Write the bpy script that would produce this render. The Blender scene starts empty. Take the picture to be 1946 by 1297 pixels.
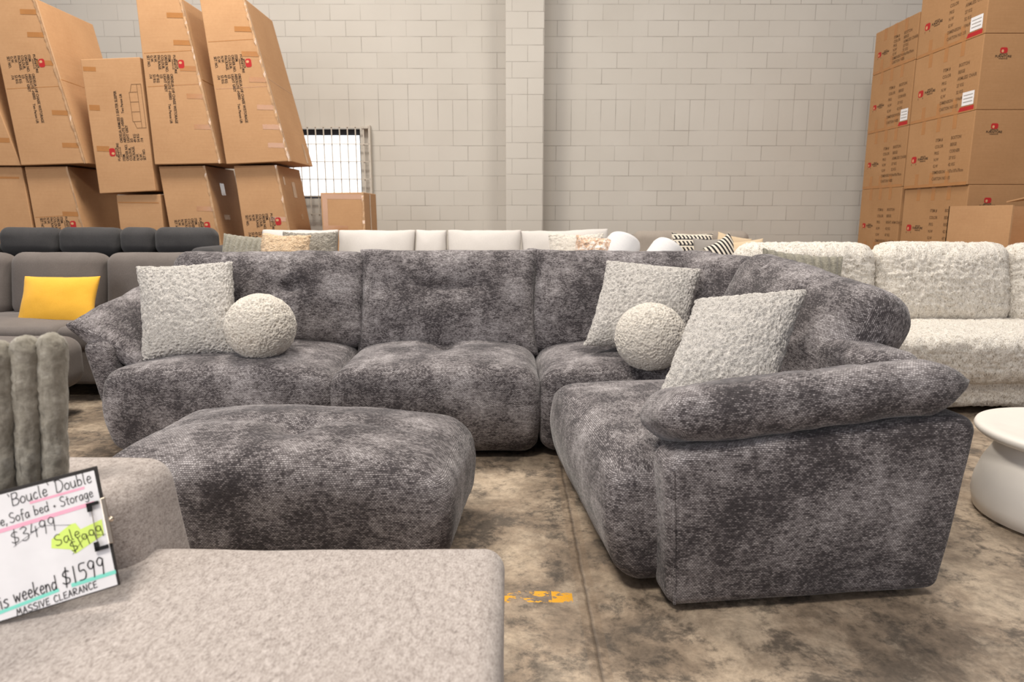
import bpy, bmesh, math, random
from mathutils import Vector, Matrix, noise
random.seed(7)
C = bpy.context.scene.collection
S = bpy.context.scene

# ------------------------------------------------------------------ camera
cam_d = bpy.data.cameras.new('camera'); cam = bpy.data.objects.new('camera', cam_d); C.objects.link(cam)
cam.location = (0, 0, 1.18); cam.rotation_euler = (math.radians(90 - 10.4), 0, 0)
cam_d.sensor_width = 36; cam_d.lens = 1297 * 36 / 1946; cam_d.clip_start = 0.02
cam_d.dof.use_dof = True; cam_d.dof.focus_distance = 2.9; cam_d.dof.aperture_fstop = 4.0
S.camera = cam
# ------------------------------------------------------------------ world, lamps, exposure
W = bpy.data.worlds.new('warehouse_daylight'); S.world = W; W.use_nodes = True
bg = W.node_tree.nodes['Background']; bg.inputs[0].default_value = (0.96, 0.95, 1.0, 1); bg.inputs[1].default_value = 0.52
def area(name, loc, sx, sy, power, col, aim=None):
    l = bpy.data.lights.new(name, 'AREA'); l.shape = 'RECTANGLE'; l.size = sx; l.size_y = sy; l.energy = power; l.color = col
    o = bpy.data.objects.new(name, l); C.objects.link(o); o.location = loc
    if aim:
        o.rotation_euler = (Vector(aim) - Vector(loc)).to_track_quat('-Z', 'Y').to_euler()
    return o
area('high_bay_lamp', (-2.6, 5.2, 6.2), 1.6, 1.2, 480, (1.0, 0.93, 0.83))
area('high_bay_lamp', (2.4, 4.6, 6.2), 1.6, 1.2, 300, (1.0, 0.93, 0.83))
area('high_bay_lamp', (-1.5, -0.5, 6.2), 1.6, 1.2, 400, (1.0, 0.93, 0.83))
area('open_roller_door', (-5.5, -5.0, 2.6), 5.0, 4.0, 360, (0.95, 0.96, 1.0), (-0.5, 4, 0.8))
S.view_settings.view_transform = 'Standard'; S.view_settings.look = 'None'
S.view_settings.exposure = -0.42; S.view_settings.gamma = 1.0; S.view_settings.use_curve_mapping = False

# ------------------------------------------------------------------ material helpers
def lin(c):
    return tuple(((x / 255) / 12.92 if x / 255 <= 0.04045 else ((x / 255 + 0.055) / 1.055) ** 2.4) for x in c) + (1,)
class NT:
    def __init__(s, name, rough=0.8, spec=0.3):
        s.m = bpy.data.materials.new(name); s.m.use_nodes = True
        s.t = s.m.node_tree; s.b = s.t.nodes['Principled BSDF']
        s.b.inputs['Roughness'].default_value = rough
        s.b.inputs['Specular IOR Level'].default_value = spec
    def n(s, typ, **kw):
        nd = s.t.nodes.new(typ)
        for k, v in kw.items():
            if k.startswith('i_'):
                k2 = k[2:].replace('_', ' ')
                nd.inputs[k2].default_value = v
            else: setattr(nd, k, v)
        return nd
    def l(s, a, b): s.t.links.new(a, b)
    def coord(s, kind='Object', scale=(1, 1, 1), rot=(0, 0, 0)):
        tc = s.n('ShaderNodeTexCoord'); mp = s.n('ShaderNodeMapping')
        mp.inputs['Scale'].default_value = scale; mp.inputs['Rotation'].default_value = rot
        s.l(tc.outputs[kind], mp.inputs[0]); return mp.outputs[0]
    def noise(s, vec, scale, detail=4, rough=0.55):
        nd = s.n('ShaderNodeTexNoise'); nd.inputs['Scale'].default_value = scale
        nd.inputs['Detail'].default_value = detail; nd.inputs['Roughness'].default_value = rough
        s.l(vec, nd.inputs['Vector']); return nd.outputs['Fac']
    def ramp(s, fac, stops):
        nd = s.n('ShaderNodeValToRGB'); e = nd.color_ramp.elements
        while len(e) < len(stops): e.new(0.5)
        for el, (p, c) in zip(e, stops): el.position = p; el.color = c
        s.l(fac, nd.inputs[0]); return nd.outputs[0]
    def math(s, op, a, b=None, clamp=False):
        nd = s.n('ShaderNodeMath', operation=op, use_clamp=clamp)
        for i, x in enumerate((a, b)):
            if x is None: continue
            if isinstance(x, (int, float)): nd.inputs[i].default_value = x
            else: s.l(x, nd.inputs[i])
        return nd.outputs[0]
    def mix(s, fac, a, b, blend='MIX'):
        nd = s.n('ShaderNodeMix', data_type='RGBA', blend_type=blend)
        for i, x in ((0, fac), (6, a), (7, b)):
            if isinstance(x, (int, float)): nd.inputs[i].default_value = x
            elif isinstance(x, tuple): nd.inputs[i].default_value = x
            else: s.l(x, nd.inputs[i])
        return nd.outputs[2]
    def color(s, o):
        if isinstance(o, tuple): s.b.inputs['Base Color'].default_value = o
        else: s.l(o, s.b.inputs['Base Color'])
    def bump(s, h, strength, dist):
        nd = s.n('ShaderNodeBump'); nd.inputs['Strength'].default_value = strength; nd.inputs['Distance'].default_value = dist
        s.l(h, nd.inputs['Height']); s.l(nd.outputs[0], s.b.inputs['Normal'])

def plain(name, rgb, rough=0.6, spec=0.3, metal=0.0, var=0.06, vs=12):
    M = NT(name, rough, spec); M.b.inputs['Metallic'].default_value = metal
    c = lin(rgb); f = M.noise(M.coord(), vs, 3)
    lo = tuple(x * (1 - var) for x in c[:3]) + (1,); hi = tuple(min(1, x * (1 + var)) for x in c[:3]) + (1,)
    M.color(M.ramp(f, [(0.3, lo), (0.7, hi)])); return M.m

def chenille():
    M = NT('charcoal_chenille', 0.85, 0.15)
    M.b.inputs['Sheen Weight'].default_value = 0.2; M.b.inputs['Sheen Roughness'].default_value = 0.4
    ob = M.coord('Object'); uv = M.coord('UV')
    big = M.noise(ob, 5.0, 4, 0.6); strk = M.noise(M.coord('UV', (22, 48, 1)), 1.0, 4, 0.7); sp = M.noise(M.coord('UV', (85, 190, 1)), 1.0, 2, 0.7)
    br = M.n('ShaderNodeTexBrick'); M.l(uv, br.inputs['Vector'])
    br.inputs['Scale'].default_value = 1.0; br.inputs['Brick Width'].default_value = 0.0088; br.inputs['Row Height'].default_value = 0.0052
    br.inputs['Mortar Size'].default_value = 0.0009; br.inputs['Mortar Smooth'].default_value = 0.3
    br.inputs['Color1'].default_value = (0, 0, 0, 1); br.inputs['Color2'].default_value = (1, 1, 1, 1); br.inputs['Mortar'].default_value = (0.2, 0.2, 0.2, 1)
    # threads: each brick is one loop of yarn, its shade picked around the worn patches
    a = M.math('ADD', M.math('MULTIPLY', big, 0.95), M.math('MULTIPLY', strk, 0.6))
    a = M.math('ADD', M.math('ADD', a, M.math('MULTIPLY', sp, 0.45)), M.math('MULTIPLY', br.outputs['Color'], 0.24))
    f = M.math('DIVIDE', M.math('SUBTRACT', a, 0.84), 0.58, True)
    col = M.ramp(f, [(0.0, lin((58, 54, 55))), (0.30, lin((80, 75, 76))), (0.46, lin((118, 112, 112))), (0.72, lin((152, 146, 146))), (1.0, lin((190, 184, 184)))])
    M.color(M.mix(M.math('MULTIPLY', br.outputs['Fac'], 0.62), col, lin((48, 43, 46))))
    M.bump(M.math('SUBTRACT', 1.0, br.outputs['Fac']), 0.5, 0.002)
    return M.m

def boucle(name, stops, scale=90, bump=0.9, dist=0.012, streak=(1, 1, 1), rough=0.95):
    M = NT(name, rough, 0.1); M.b.inputs['Sheen Weight'].default_value = 0.25
    ob = M.coord('Object', streak)
    v = M.n('ShaderNodeTexVoronoi'); v.inputs['Scale'].default_value = scale; v.inputs['Randomness'].default_value = 1.0
    w = M.n('ShaderNodeTexNoise'); w.inputs['Scale'].default_value = scale * 0.6; M.l(ob, w.inputs['Vector'])
    wv = M.n('ShaderNodeMix', data_type='RGBA'); wv.inputs[0].default_value = 0.04
    M.l(ob, wv.inputs[6]); M.l(w.outputs['Color'], wv.inputs[7]); M.l(wv.outputs[2], v.inputs['Vector'])
    n1 = M.noise(ob, scale * 1.4, 4, 0.7)
    h = M.math('ADD', M.math('MULTIPLY', M.math('SUBTRACT', 1.0, v.outputs['Distance']), 0.6), M.math('MULTIPLY', n1, 0.7))
    n2 = M.noise(ob, scale * 0.5, 3, 0.6)
    f = M.math('ADD', M.math('MULTIPLY', n1, 0.65), M.math('MULTIPLY', n2, 0.35))
    M.color(M.ramp(f, stops)); M.bump(h, bump, dist); return M.m

def weave(name, a, b, scale=260, rough=0.9):
    M = NT(name, rough, 0.15); M.b.inputs['Sheen Weight'].default_value = 0.15
    x = M.noise(M.coord('Object', (1, 1, 3)), scale, 2); y = M.noise(M.coord('Object', (3, 3, 1)), scale * 0.4, 3); g = M.noise(M.coord('Object'), 5, 4)
    f = M.math('ADD', M.math('ADD', M.math('MULTIPLY', x, 0.4), M.math('MULTIPLY', y, 0.3)), M.math('MULTIPLY', g, 0.3))
    M.color(M.ramp(f, [(0.35, lin(a)), (0.65, lin(b))])); M.bump(x, 0.3, 0.003); return M.m

def cardboard(name, a, b):
    M = NT(name, 0.75, 0.2)
    g = M.noise(M.coord('Object'), 1.6, 5, 0.6); fl = M.noise(M.coord('Object', (1, 1, 60)), 3, 2); sm = M.noise(M.coord('Object', (1, 1, 1)), 40, 3)
    f = M.math('ADD', M.math('ADD', M.math('MULTIPLY', g, 0.6), M.math('MULTIPLY', fl, 0.2)), M.math('MULTIPLY', sm, 0.2))
    M.color(M.ramp(f, [(0.3, lin(a)), (0.7, lin(b))])); M.bump(fl, 0.15, 0.004); return M.m

def block_wall():
    M = NT('painted_concrete_block', 0.7, 0.25)
    uv = M.coord('UV')
    def brick(w, h, off):
        br = M.n('ShaderNodeTexBrick', offset=off); M.l(uv, br.inputs['Vector']); br.inputs['Scale'].default_value = 1
        br.inputs['Brick Width'].default_value = w; br.inputs['Row Height'].default_value = h
        br.inputs['Mortar Size'].default_value = 0.0035; br.inputs['Mortar Smooth'].default_value = 0.25
        br.inputs['Color1'].default_value = (0.35, 0.35, 0.35, 1); br.inputs['Color2'].default_value = (0.65, 0.65, 0.65, 1); br.inputs['Mortar'].default_value = (0.5, 0.5, 0.5, 1)
        return br
    A = brick(0.374, 0.187, 0.5); B = brick(0.187, 0.374, 0.0)
    sep = M.n('ShaderNodeSeparateXYZ'); M.l(uv, sep.inputs[0])
    band = M.math('MULTIPLY', M.math('GREATER_THAN', sep.outputs[1], 2.244), M.math('LESS_THAN', sep.outputs[1], 2.618))
    fac = M.mix(band, A.outputs['Fac'], B.outputs['Fac']); bc = M.mix(band, A.outputs['Color'], B.outputs['Color'])
    wear = M.ramp(M.noise(M.coord('Object'), 2.2, 3), [(0.36, (0.1, 0.1, 0.1, 1)), (0.66, (1, 1, 1, 1))])
    g = M.noise(M.coord('Object'), 0.9, 4); f = M.math('ADD', M.math('MULTIPLY', g, 0.6), M.math('MULTIPLY', bc, 0.4))
    base = M.ramp(f, [(0.25, lin((186, 180, 171))), (0.75, lin((199, 194, 186)))])
    jm = M.math('MULTIPLY', M.math('MULTIPLY', fac, wear), 0.75)
    M.color(M.mix(jm, base, lin((120, 113, 105))))
    h = M.math('ADD', M.math('MULTIPLY', M.math('SUBTRACT', 1.0, fac), 1.0), M.math('MULTIPLY', M.noise(M.coord('Object'), 90, 3), 0.25))
    M.bump(h, 0.5, 0.006); return M.m

def concrete():
    M = NT('worn_concrete', 0.42, 0.4)
    ob = M.coord('Object'); sep = M.n('ShaderNodeSeparateXYZ'); M.l(ob, sep.inputs[0]); X, Y = sep.outputs[0], sep.outputs[1]
    wn = M.n('ShaderNodeTexNoise'); wn.inputs['Scale'].default_value = 2.5; wn.inputs['Detail'].default_value = 4; M.l(ob, wn.inputs['Vector'])
    wv = M.n('ShaderNodeMix', data_type='RGBA'); wv.inputs[0].default_value = 0.12; M.l(ob, wv.inputs[6]); M.l(wn.outputs['Color'], wv.inputs[7])
    v = wv.outputs[2]
    a = M.noise(v, 2.4, 8, 0.66); b = M.noise(v, 6.5, 9, 0.74); c = M.noise(v, 26, 8, 0.78)
    base = M.ramp(a, [(0.36, lin((98, 87, 76))), (0.48, lin((138, 122, 105))), (0.62, lin((174, 157, 137)))])
    spots = M.ramp(b, [(0.41, (1, 1, 1, 1)), (0.50, (0, 0, 0, 1))])
    col = M.mix(M.math('MULTIPLY', spots, 0.75), base, lin((86, 78, 70)))
    pale = M.ramp(M.noise(v, 3.9, 8, 0.72), [(0.52, (0, 0, 0, 1)), (0.62, (1, 1, 1, 1))])
    col = M.mix(M.math('MULTIPLY', pale, 0.45), col, lin((186, 170, 150)))
    col = M.mix(0.5, col, M.ramp(c, [(0.36, (0.2, 0.2, 0.2, 1)), (0.64, (0.8, 0.8, 0.8, 1))]), 'OVERLAY')
    # control joint sawn into the slab
    wob = M.math('MULTIPLY', M.math('SUBTRACT', M.noise(ob, 9, 5), 0.5), 0.014)
    jd = M.math('ABSOLUTE', M.math('SUBTRACT', M.math('ADD', X, wob), 0.235))
    j = M.math('SUBTRACT', 1.0, M.math('DIVIDE', jd, 0.009), True)
    j2 = M.math('MULTIPLY', M.math('LESS_THAN', jd, 0.03), 0.3)
    col = M.mix(j2, col, lin((128, 108, 88))); col = M.mix(M.math('MULTIPLY', j, 0.6), col, lin((66, 56, 48)))
    # remains of a yellow line
    inY = M.math('MULTIPLY', M.math('GREATER_THAN', Y, 1.935), M.math('LESS_THAN', Y, 2.0))
    inX = M.math('MULTIPLY', M.math('GREATER_THAN', X, -0.5), M.math('LESS_THAN', X, 0.19))
    edge = M.math('MULTIPLY', M.math('GREATER_THAN', X, 0.125), 0.09)
    pn = M.math('GREATER_THAN', M.math('ADD', M.noise(M.coord('Object', (1, 2.4, 1)), 16, 5, 0.7), edge), 0.55)
    col = M.mix(M.math('MULTIPLY', M.math('MULTIPLY', inX, inY), pn), col, lin((218, 158, 38)))
    M.color(col)
    M.l(M.ramp(b, [(0.3, (0.6, 0.6, 0.6, 1)), (0.7, (0.36, 0.36, 0.36, 1))]), M.b.inputs['Roughness'])
    h = M.math('SUBTRACT', M.math('MULTIPLY', c, 0.15), j); M.bump(h, 0.4, 0.006); return M.m

M_SOFA = chenille()
M_SHERPA = boucle('grey_sherpa', [(0.34, lin((146, 140, 134))), (0.47, lin((212, 206, 199))), (0.66, lin((240, 234, 227)))], 130, 0.9, 0.010)  # darkest stop paints the shade between the curls into the colour
M_CREAM = boucle('cream_sherpa', [(0.3, lin((206, 196, 182))), (0.5, lin((232, 224, 212))), (0.7, lin((248, 241, 230)))], 130, 0.8, 0.010)
M_BOUCLE = boucle('cream_boucle', [(0.37, lin((138, 126, 110))), (0.45, lin((214, 206, 194))), (0.62, lin((244, 238, 229)))], 80, 0.6, 0.014, (1.3, 1.3, 0.75))
M_PEACH = boucle('peach_sherpa', [(0.3, lin((205, 168, 128))), (0.55, lin((238, 208, 172))), (0.7, lin((250, 226, 196)))], 70, 1.0, 0.02)
M_TAUPE = boucle('taupe_sherpa', [(0.3, lin((120, 112, 100))), (0.5, lin((160, 152, 140))), (0.7, lin((190, 184, 172)))], 70, 1.0, 0.02)
M_FUR = boucle('two_tone_fur', [(0.3, lin((120, 120, 124))), (0.48, lin((214, 176, 146))), (0.62, lin((244, 240, 234)))], 26, 1.0, 0.02)
M_BED = boucle('flecked_beige_boucle', [(0.34, lin((122, 112, 107))), (0.48, lin((164, 154, 148))), (0.66, lin((194, 185, 180)))], 190, 0.35, 0.005, (1, 0.5, 1))
M_PLUSH = boucle('olive_grey_plush', [(0.3, lin((118, 112, 100))), (0.55, lin((152, 146, 134))), (0.75, lin((182, 177, 166)))], 38, 0.35, 0.01)
M_RIB = boucle('ribbed_olive_plush', [(0.3, lin((112, 108, 96))), (0.6, lin((150, 145, 132))), (0.75, lin((176, 170, 158)))], 60, 0.5, 0.01)
M_GREY = weave('taupe_grey_fabric', (92, 85, 81), (118, 110, 105))
M_DARK = weave('charcoal_fabric', (52, 51, 52), (74, 72, 72))
M_LIGHT = weave('pale_grey_linen', (186, 180, 174), (204, 198, 193))
M_BROWN = weave('mushroom_fabric', (138, 128, 118), (160, 150, 140))
M_WHITE = weave('white_velvet', (196, 194, 195), (214, 212, 211))
M_YELLOW = weave('mustard_yellow_cotton', (220, 163, 50), (236, 182, 68))
M_TAN = weave('tan_cotton', (196, 172, 140), (220, 198, 168))
M_MID = weave('mid_grey_cotton', (140, 134, 128), (158, 152, 146))
M_CARD = cardboard('brown_cardboard', (174, 132, 94), (196, 154, 114))
M_CARD_DIM = cardboard('dim_brown_cardboard', (160, 120, 82), (182, 140, 100))  # same brown cardboard, the weaker light on the right stack put into its colour
M_TAPE = plain('brown_packing_tape', (172, 118, 66), 0.16, 0.6)
M_FILM = plain('clear_packing_tape', (196, 158, 120), 0.12, 0.8)
M_INK = plain('black_ink', (52, 40, 32), 0.8)
M_INK2 = plain('faded_ink', (118, 88, 60), 0.8)
M_RED = plain('red_ink', (178, 40, 40), 0.7)
M_LOGO = plain('unprinted_cardboard', (206, 160, 116), 0.75)
M_PAPER = plain('white_paper', (232, 230, 232), 0.6)
M_BLACK = plain('black_plastic', (22, 21, 22), 0.5)
M_STEEL = plain('painted_steel', (196, 188, 176), 0.45, 0.5)
M_FRAME = plain('dark_window_frame', (40, 44, 56), 0.4, 0.5)
M_CHROME = plain('chrome', (205, 190, 172), 0.22, 0.5, 1.0)
M_TABLE = plain('matt_white_lacquer', (226, 220, 212), 0.45, 0.35, 0, 0.02)
M_BOARD = plain('black_clipboard', (48, 44, 42), 0.5)
M_PINK = plain('pink_highlighter', (246, 176, 198), 0.6)
M_TEAL = plain('teal_highlighter', (134, 222, 204), 0.6)
M_LIME = plain('lime_highlighter', (216, 240, 120), 0.6)
M_PEN = plain('black_marker', (24, 20, 24), 0.6)
M_BLOCK = block_wall(); M_FLOOR = concrete()
_g = NT('bright_daylight_pane'); _g.b.inputs['Base Color'].default_value = (0.9, 0.95, 1, 1)
_g.b.inputs['Emission Color'].default_value = (0.9, 0.95, 1.0, 1); _g.b.inputs['Emission Strength'].default_value = 1.7
M_GLASS = _g.m
def pattern_bw():
    M = NT('black_and_cream_weave', 0.9, 0.1); uv = M.coord('UV'); sep = M.n('ShaderNodeSeparateXYZ'); M.l(uv, sep.inputs[0])
    r = M.math('FRACT', M.math('MULTIPLY', sep.outputs[1], 16))
    z = M.math('FRACT', M.math('ADD', M.math('MULTIPLY', sep.outputs[0], 26), M.math('ABSOLUTE', M.math('SUBTRACT', r, 0.5))))
    f = M.math('MAXIMUM', M.math('LESS_THAN', r, 0.22), M.math('MULTIPLY', M.math('LESS_THAN', z, 0.5), M.math('GREATER_THAN', r, 0.4)))
    M.color(M.mix(f, lin((52, 50, 52)), lin((224, 214, 198)))); return M.m
def pattern_stripe():
    M = NT('black_and_cream_stripe', 0.9, 0.1); uv = M.coord('UV'); sep = M.n('ShaderNodeSeparateXYZ'); M.l(uv, sep.inputs[0])
    r = M.math('FRACT', M.math('MULTIPLY', sep.outputs[0], 22))
    M.color(M.mix(M.math('LESS_THAN', r, 0.5), lin((48, 46, 48)), lin((226, 218, 204)))); return M.m
M_BW = pattern_bw(); M_STRIPE = pattern_stripe()

# ------------------------------------------------------------------ object helpers
def link(name, me, mat, parent=None, mw=None):
    o = bpy.data.objects.new(name, me); C.objects.link(o)
    if mat: me.materials.append(mat)
    if parent is not None: o.parent = parent
    if mw is not None: o.matrix_local = mw
    return o
def thing(name, label, cat, loc=(0, 0, 0), rz=0.0, group=None):
    o = bpy.data.objects.new(name, None); C.objects.link(o); o.empty_display_size = 0.1
    o.location = loc; o.rotation_euler = (0, 0, rz); tag(o, label, cat, group); return o
def tag(o, label, cat, group=None):
    o['label'] = label; o['category'] = cat
    if group: o['group'] = group
    return o
def struct(o): o['kind'] = 'structure'; return o
def box_uv(me):
    uv = me.uv_layers.new(name='UVMap')
    for p in me.polygons:
        n = p.normal; ax = max(range(3), key=lambda i: abs(n[i]))
        for li in p.loop_indices:
            c = me.vertices[me.loops[li].vertex_index].co
            uv.data[li].uv = ((c.y, c.z), (c.x, c.z), (c.x, c.y))[ax]
def frame(origin, xd, yd):
    x = Vector(xd).normalized(); y = Vector(yd); y = (y - x * y.dot(x)).normalized(); z = x.cross(y)
    m = Matrix((x, y, z)).transposed().to_4x4(); m.translation = Vector(origin); return m
def T(x, y, z, rx=0, ry=0, rz=0):
    return Matrix.Translation((x, y, z)) @ Matrix.Rotation(math.radians(rz), 4, 'Z') @ Matrix.Rotation(math.radians(ry), 4, 'Y') @ Matrix.Rotation(math.radians(rx), 4, 'X')
def fuzz(co, no, amp, sc, seed):
    p = co * sc + Vector((seed * 7.3, seed * 3.1, seed))
    return amp * (1.2 - 2.6 * abs(noise.noise(p)) + 0.6 * noise.noise(p * 0.45))
def finish(verts, faces, wr, ws, fz, fs, seed, smooth=True):
    me = bpy.data.meshes.new('m'); me.from_pydata([tuple(v) for v in verts], [], faces); me.update()
    if wr or fz:
        nos = [v.normal.copy() for v in me.vertices]
        for v, n in zip(me.vertices, nos):
            d = 0
            if wr:
                p = v.co * ws + Vector((seed * 5.7, seed * 1.3, seed * 2.9))
                d += wr * (noise.noise(p) + 0.6 * (0.5 - abs(noise.noise(p * 1.9 + Vector((3, 1, 2))))) )
            if fz: d += fuzz(v.co, n, fz, fs, seed)
            v.co += n * d
        me.update()
    box_uv(me)
    if smooth: me.polygons.foreach_set('use_smooth', [True] * len(me.polygons))
    return me
def axis_pts(h, r, n):
    arc = [h - r + r * math.tan(math.radians(a)) for a in (0, 11, 22, 33, 45)]
    mid = [-(h - r) + 2 * (h - r) * i / n for i in range(1, n)]
    return [-x for x in reversed(arc)] + mid + arc
def soft_box(size, r, n=(14, 14, 8), deform=None, wr=0.0, ws=4.0, fz=0.0, fs=60, seed=1):
    h = [s / 2 for s in size]; r = min(r, min(h) * 0.999); ax = [axis_pts(h[i], r, n[i]) for i in range(3)]
    idx = {}; verts = []; faces = []
    def V(p):
        k = tuple(round(c, 5) for c in p)
        if k not in idx:
            q = [max(-(h[i] - r), min(h[i] - r, p[i])) for i in range(3)]
            d = Vector((p[0] - q[0], p[1] - q[1], p[2] - q[2]))
            if d.length > 0: d = d.normalized() * r
            c = Vector(q) + d
            if deform: c = Vector(deform(c.x / h[0], c.y / h[1], c.z / h[2], c, h))
            idx[k] = len(verts); verts.append(c)
        return idx[k]
    for a in range(3):
        b, c = (a + 1) % 3, (a + 2) % 3
        for s in (-1, 1):
            B, Cc = ax[b], ax[c]
            for i in range(len(B) - 1):
                for j in range(len(Cc) - 1):
                    q = []
                    for (bi, ci) in ((i, j), (i + 1, j), (i + 1, j + 1), (i, j + 1)):
                        p = [0, 0, 0]; p[a] = s * h[a]; p[b] = B[bi]; p[c] = Cc[ci]; q.append(V(p))
                    faces.append(q if s > 0 else q[::-1])
    return finish(verts, faces, wr, ws, fz, fs, seed)
def pillow(w, h, t, n=34, pinch=0.07, e=0.45, tuft=(), wr=0.004, ws=9, fz=0, fs=70, seed=1, shape=None):
    st = [math.sin(math.pi / 2 * (-1 + 2 * i / n)) for i in range(n + 1)]
    verts = []; idx = {}; faces = []
    for s in (1, -1):
        for i, a in enumerate(st):
            for j, b in enumerate(st):
                edge = i in (0, n) or j in (0, n)
                if s < 0 and edge: idx[(s, i, j)] = idx[(1, i, j)]; continue
                x = w / 2 * a * (1 - pinch * (1 - b * b) * abs(a) ** 1.5); y = h / 2 * b * (1 - pinch * (1 - a * a) * abs(b) ** 1.5)
                z = s * t / 2 * (max(0, (1 - a * a) * (1 - b * b))) ** e
                if s > 0:
                    for (ta, tb, td, sx, sy) in tuft: z -= td * math.exp(-((a - ta) / sx) ** 2 - ((b - tb) / sy) ** 2)
                c = Vector((x, y, z))
                if shape: c = Vector(shape(a, b, c))
                idx[(s, i, j)] = len(verts); verts.append(c)
        for i in range(n):
            for j in range(n):
                q = [idx[(s, i, j)], idx[(s, i + 1, j)], idx[(s, i + 1, j + 1)], idx[(s, i, j + 1)]]
                faces.append(q if s > 0 else q[::-1])
    return finish(verts, faces, wr, ws, fz, fs, seed)
def boxes_mesh(lst, bev=0.0):
    bm = bmesh.new()
    for (x0, x1, y0, y1, z0, z1) in lst:
        g = bmesh.ops.create_cube(bm, size=1)['verts']
        for v in g: v.co = Vector(((x0 + x1) / 2 + v.co.x * (x1 - x0), (y0 + y1) / 2 + v.co.y * (y1 - y0), (z0 + z1) / 2 + v.co.z * (z1 - z0)))
    if bev: bmesh.ops.bevel(bm, geom=bm.edges[:], offset=bev, segments=2, affect='EDGES', profile=0.5)
    me = bpy.data.meshes.new('m'); bm.to_mesh(me); bm.free(); box_uv(me); return me
def lathe(profile, n=64):
    verts = []; faces = []
    for (r, z) in profile:
        for k in range(n): a = 2 * math.pi * k / n; verts.append((r * math.cos(a), r * math.sin(a), z))
    for i in range(len(profile) - 1):
        for k in range(n):
            k2 = (k + 1) % n; faces.append([i * n + k, i * n + k2, (i + 1) * n + k2, (i + 1) * n + k])
    faces.append(list(range(n))[::-1]); faces.append([(len(profile) - 1) * n + k for k in range(n)])
    return finish([Vector(v) for v in verts], faces, 0, 1, 0, 1, 1)
_tc = {}
def text_mesh(s, bold=0.02):
    if s not in _tc:
        cu = bpy.data.curves.new('t', 'FONT'); cu.body = s; cu.size = 1; cu.resolution_u = 2; cu.offset = bold
        o = bpy.data.objects.new('t', cu); C.objects.link(o); bpy.context.view_layer.update()
        me = bpy.data.meshes.new_from_object(o.evaluated_get(bpy.context.evaluated_depsgraph_get()))
        _tc[s] = ([v.co.copy() for v in me.vertices], [list(p.vertices) for p in me.polygons])
        bpy.data.objects.remove(o); bpy.data.meshes.remove(me)
    return _tc[s]
class Print:
    """flat print on a face: everything in the face's own 2-D frame"""
    def __init__(s): s.v = []; s.f = []
    def text(s, body, x, y, size, sx=1.0, center=False, rot=0.0):
        vs, fs = text_mesh(body); o = len(s.v)
        if not vs: return
        w = max(v.x for v in vs) * size * sx if center else 0
        ca, sa = math.cos(rot), math.sin(rot)
        for v in vs:
            a, b = v.x * size * sx - w / 2, v.y * size
            s.v.append((x + a * ca - b * sa, y + a * sa + b * ca, 0))
        s.f += [[i + o for i in f] for f in fs]
    def poly(s, pts, z=0.0): 
        o = len(s.v); s.k = getattr(s, 'k', 0) + 1; z += 0.00006 * (s.k % 9)
        s.v += [(p[0], p[1], z) for p in pts]; s.f.append(list(range(o, o + len(pts))))
    def line(s, pts, w):
        for (a, b) in zip(pts, pts[1:]):
            d = Vector((b[0] - a[0], b[1] - a[1])); 
            if d.length < 1e-6: continue
            d.normalize(); n = Vector((-d.y, d.x)) * w / 2; e = d * w * 0.35
            s.poly([(a[0] - e.x + n.x, a[1] - e.y + n.y), (a[0] - e.x - n.x, a[1] - e.y - n.y), (b[0] + e.x - n.x, b[1] + e.y - n.y), (b[0] + e.x + n.x, b[1] + e.y + n.y)])
    def rrect(s, x0, y0, x1, y1, r, k=6):
        pts = []
        for (cx, cy, a0) in ((x1 - r, y1 - r, 0), (x0 + r, y1 - r, 90), (x0 + r, y0 + r, 180), (x1 - r, y0 + r, 270)):
            for i in range(k + 1): a = math.radians(a0 + 90 * i / k); pts.append((cx + r * math.cos(a), cy + r * math.sin(a)))
        s.poly(pts)
    def put(s, name, mat, parent, mw, lift):
        me = bpy.data.meshes.new(name); me.from_pydata(s.v, [], s.f); me.update()
        return link(name, me, mat, parent, mw @ Matrix.Translation((0, 0, lift)))

# ------------------------------------------------------------------ setting
fl = bpy.data.meshes.new('floor'); fl.from_pydata([(-14, -9, 0), (14, -9, 0), (14, 9.0, 0), (-14, 9.0, 0)], [], [(0, 1, 2, 3)]); fl.update()
struct(link('floor', fl, M_FLOOR))
WX0, WX1, WZ0, WZ1 = -3.2, -1.93, 1.40, 2.27
struct(link('wall_back', boxes_mesh([(-14, WX0, 9.0, 9.25, 0, 6.5), (WX1, 14, 9.0, 9.25, 0, 6.5), (WX0, WX1, 9.0, 9.25, 0, WZ0), (WX0, WX1, 9.0, 9.25, WZ1, 6.5)]), M_BLOCK))
struct(link('trim_1', boxes_mesh([(-0.077, 0.385, 8.62, 9.0, 0, 6.5)], 0.012), M_BLOCK))
win = bpy.data.objects.new('window_1', None); C.objects.link(win); win.location = (-2.56, 9.0, WZ0); struct(win)
wm = Matrix.Translation((2.56, -9.0, -WZ0))
link('window_frame', boxes_mesh([(WX0, WX1, 9.1, 9.16, WZ0, WZ0 + 0.04), (WX0, WX1, 9.1, 9.16, WZ1 - 0.07, WZ1), (WX0, WX0 + 0.04, 9.1, 9.16, WZ0, WZ1), (WX1 - 0.03, WX1, 9.1, 9.16, WZ0, WZ1)]), M_FRAME, win, wm)
link('pane', boxes_mesh([(WX0 + 0.04, WX1 - 0.03, 9.125, 9.135, WZ0 + 0.04, WZ1 - 0.07)]), M_GLASS, win, wm)
gr = [(-3.3, -1.80, 8.90, 8.912, z, z + 0.011) for z in (1.2, 1.42, 1.635, 1.85, 2.065, 2.275)]
gr += [(x, x + 0.013, 8.912, 8.922, 1.16, 2.285) for x in [-3.28 + 0.1003 * k for k in range(15)]]
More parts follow.
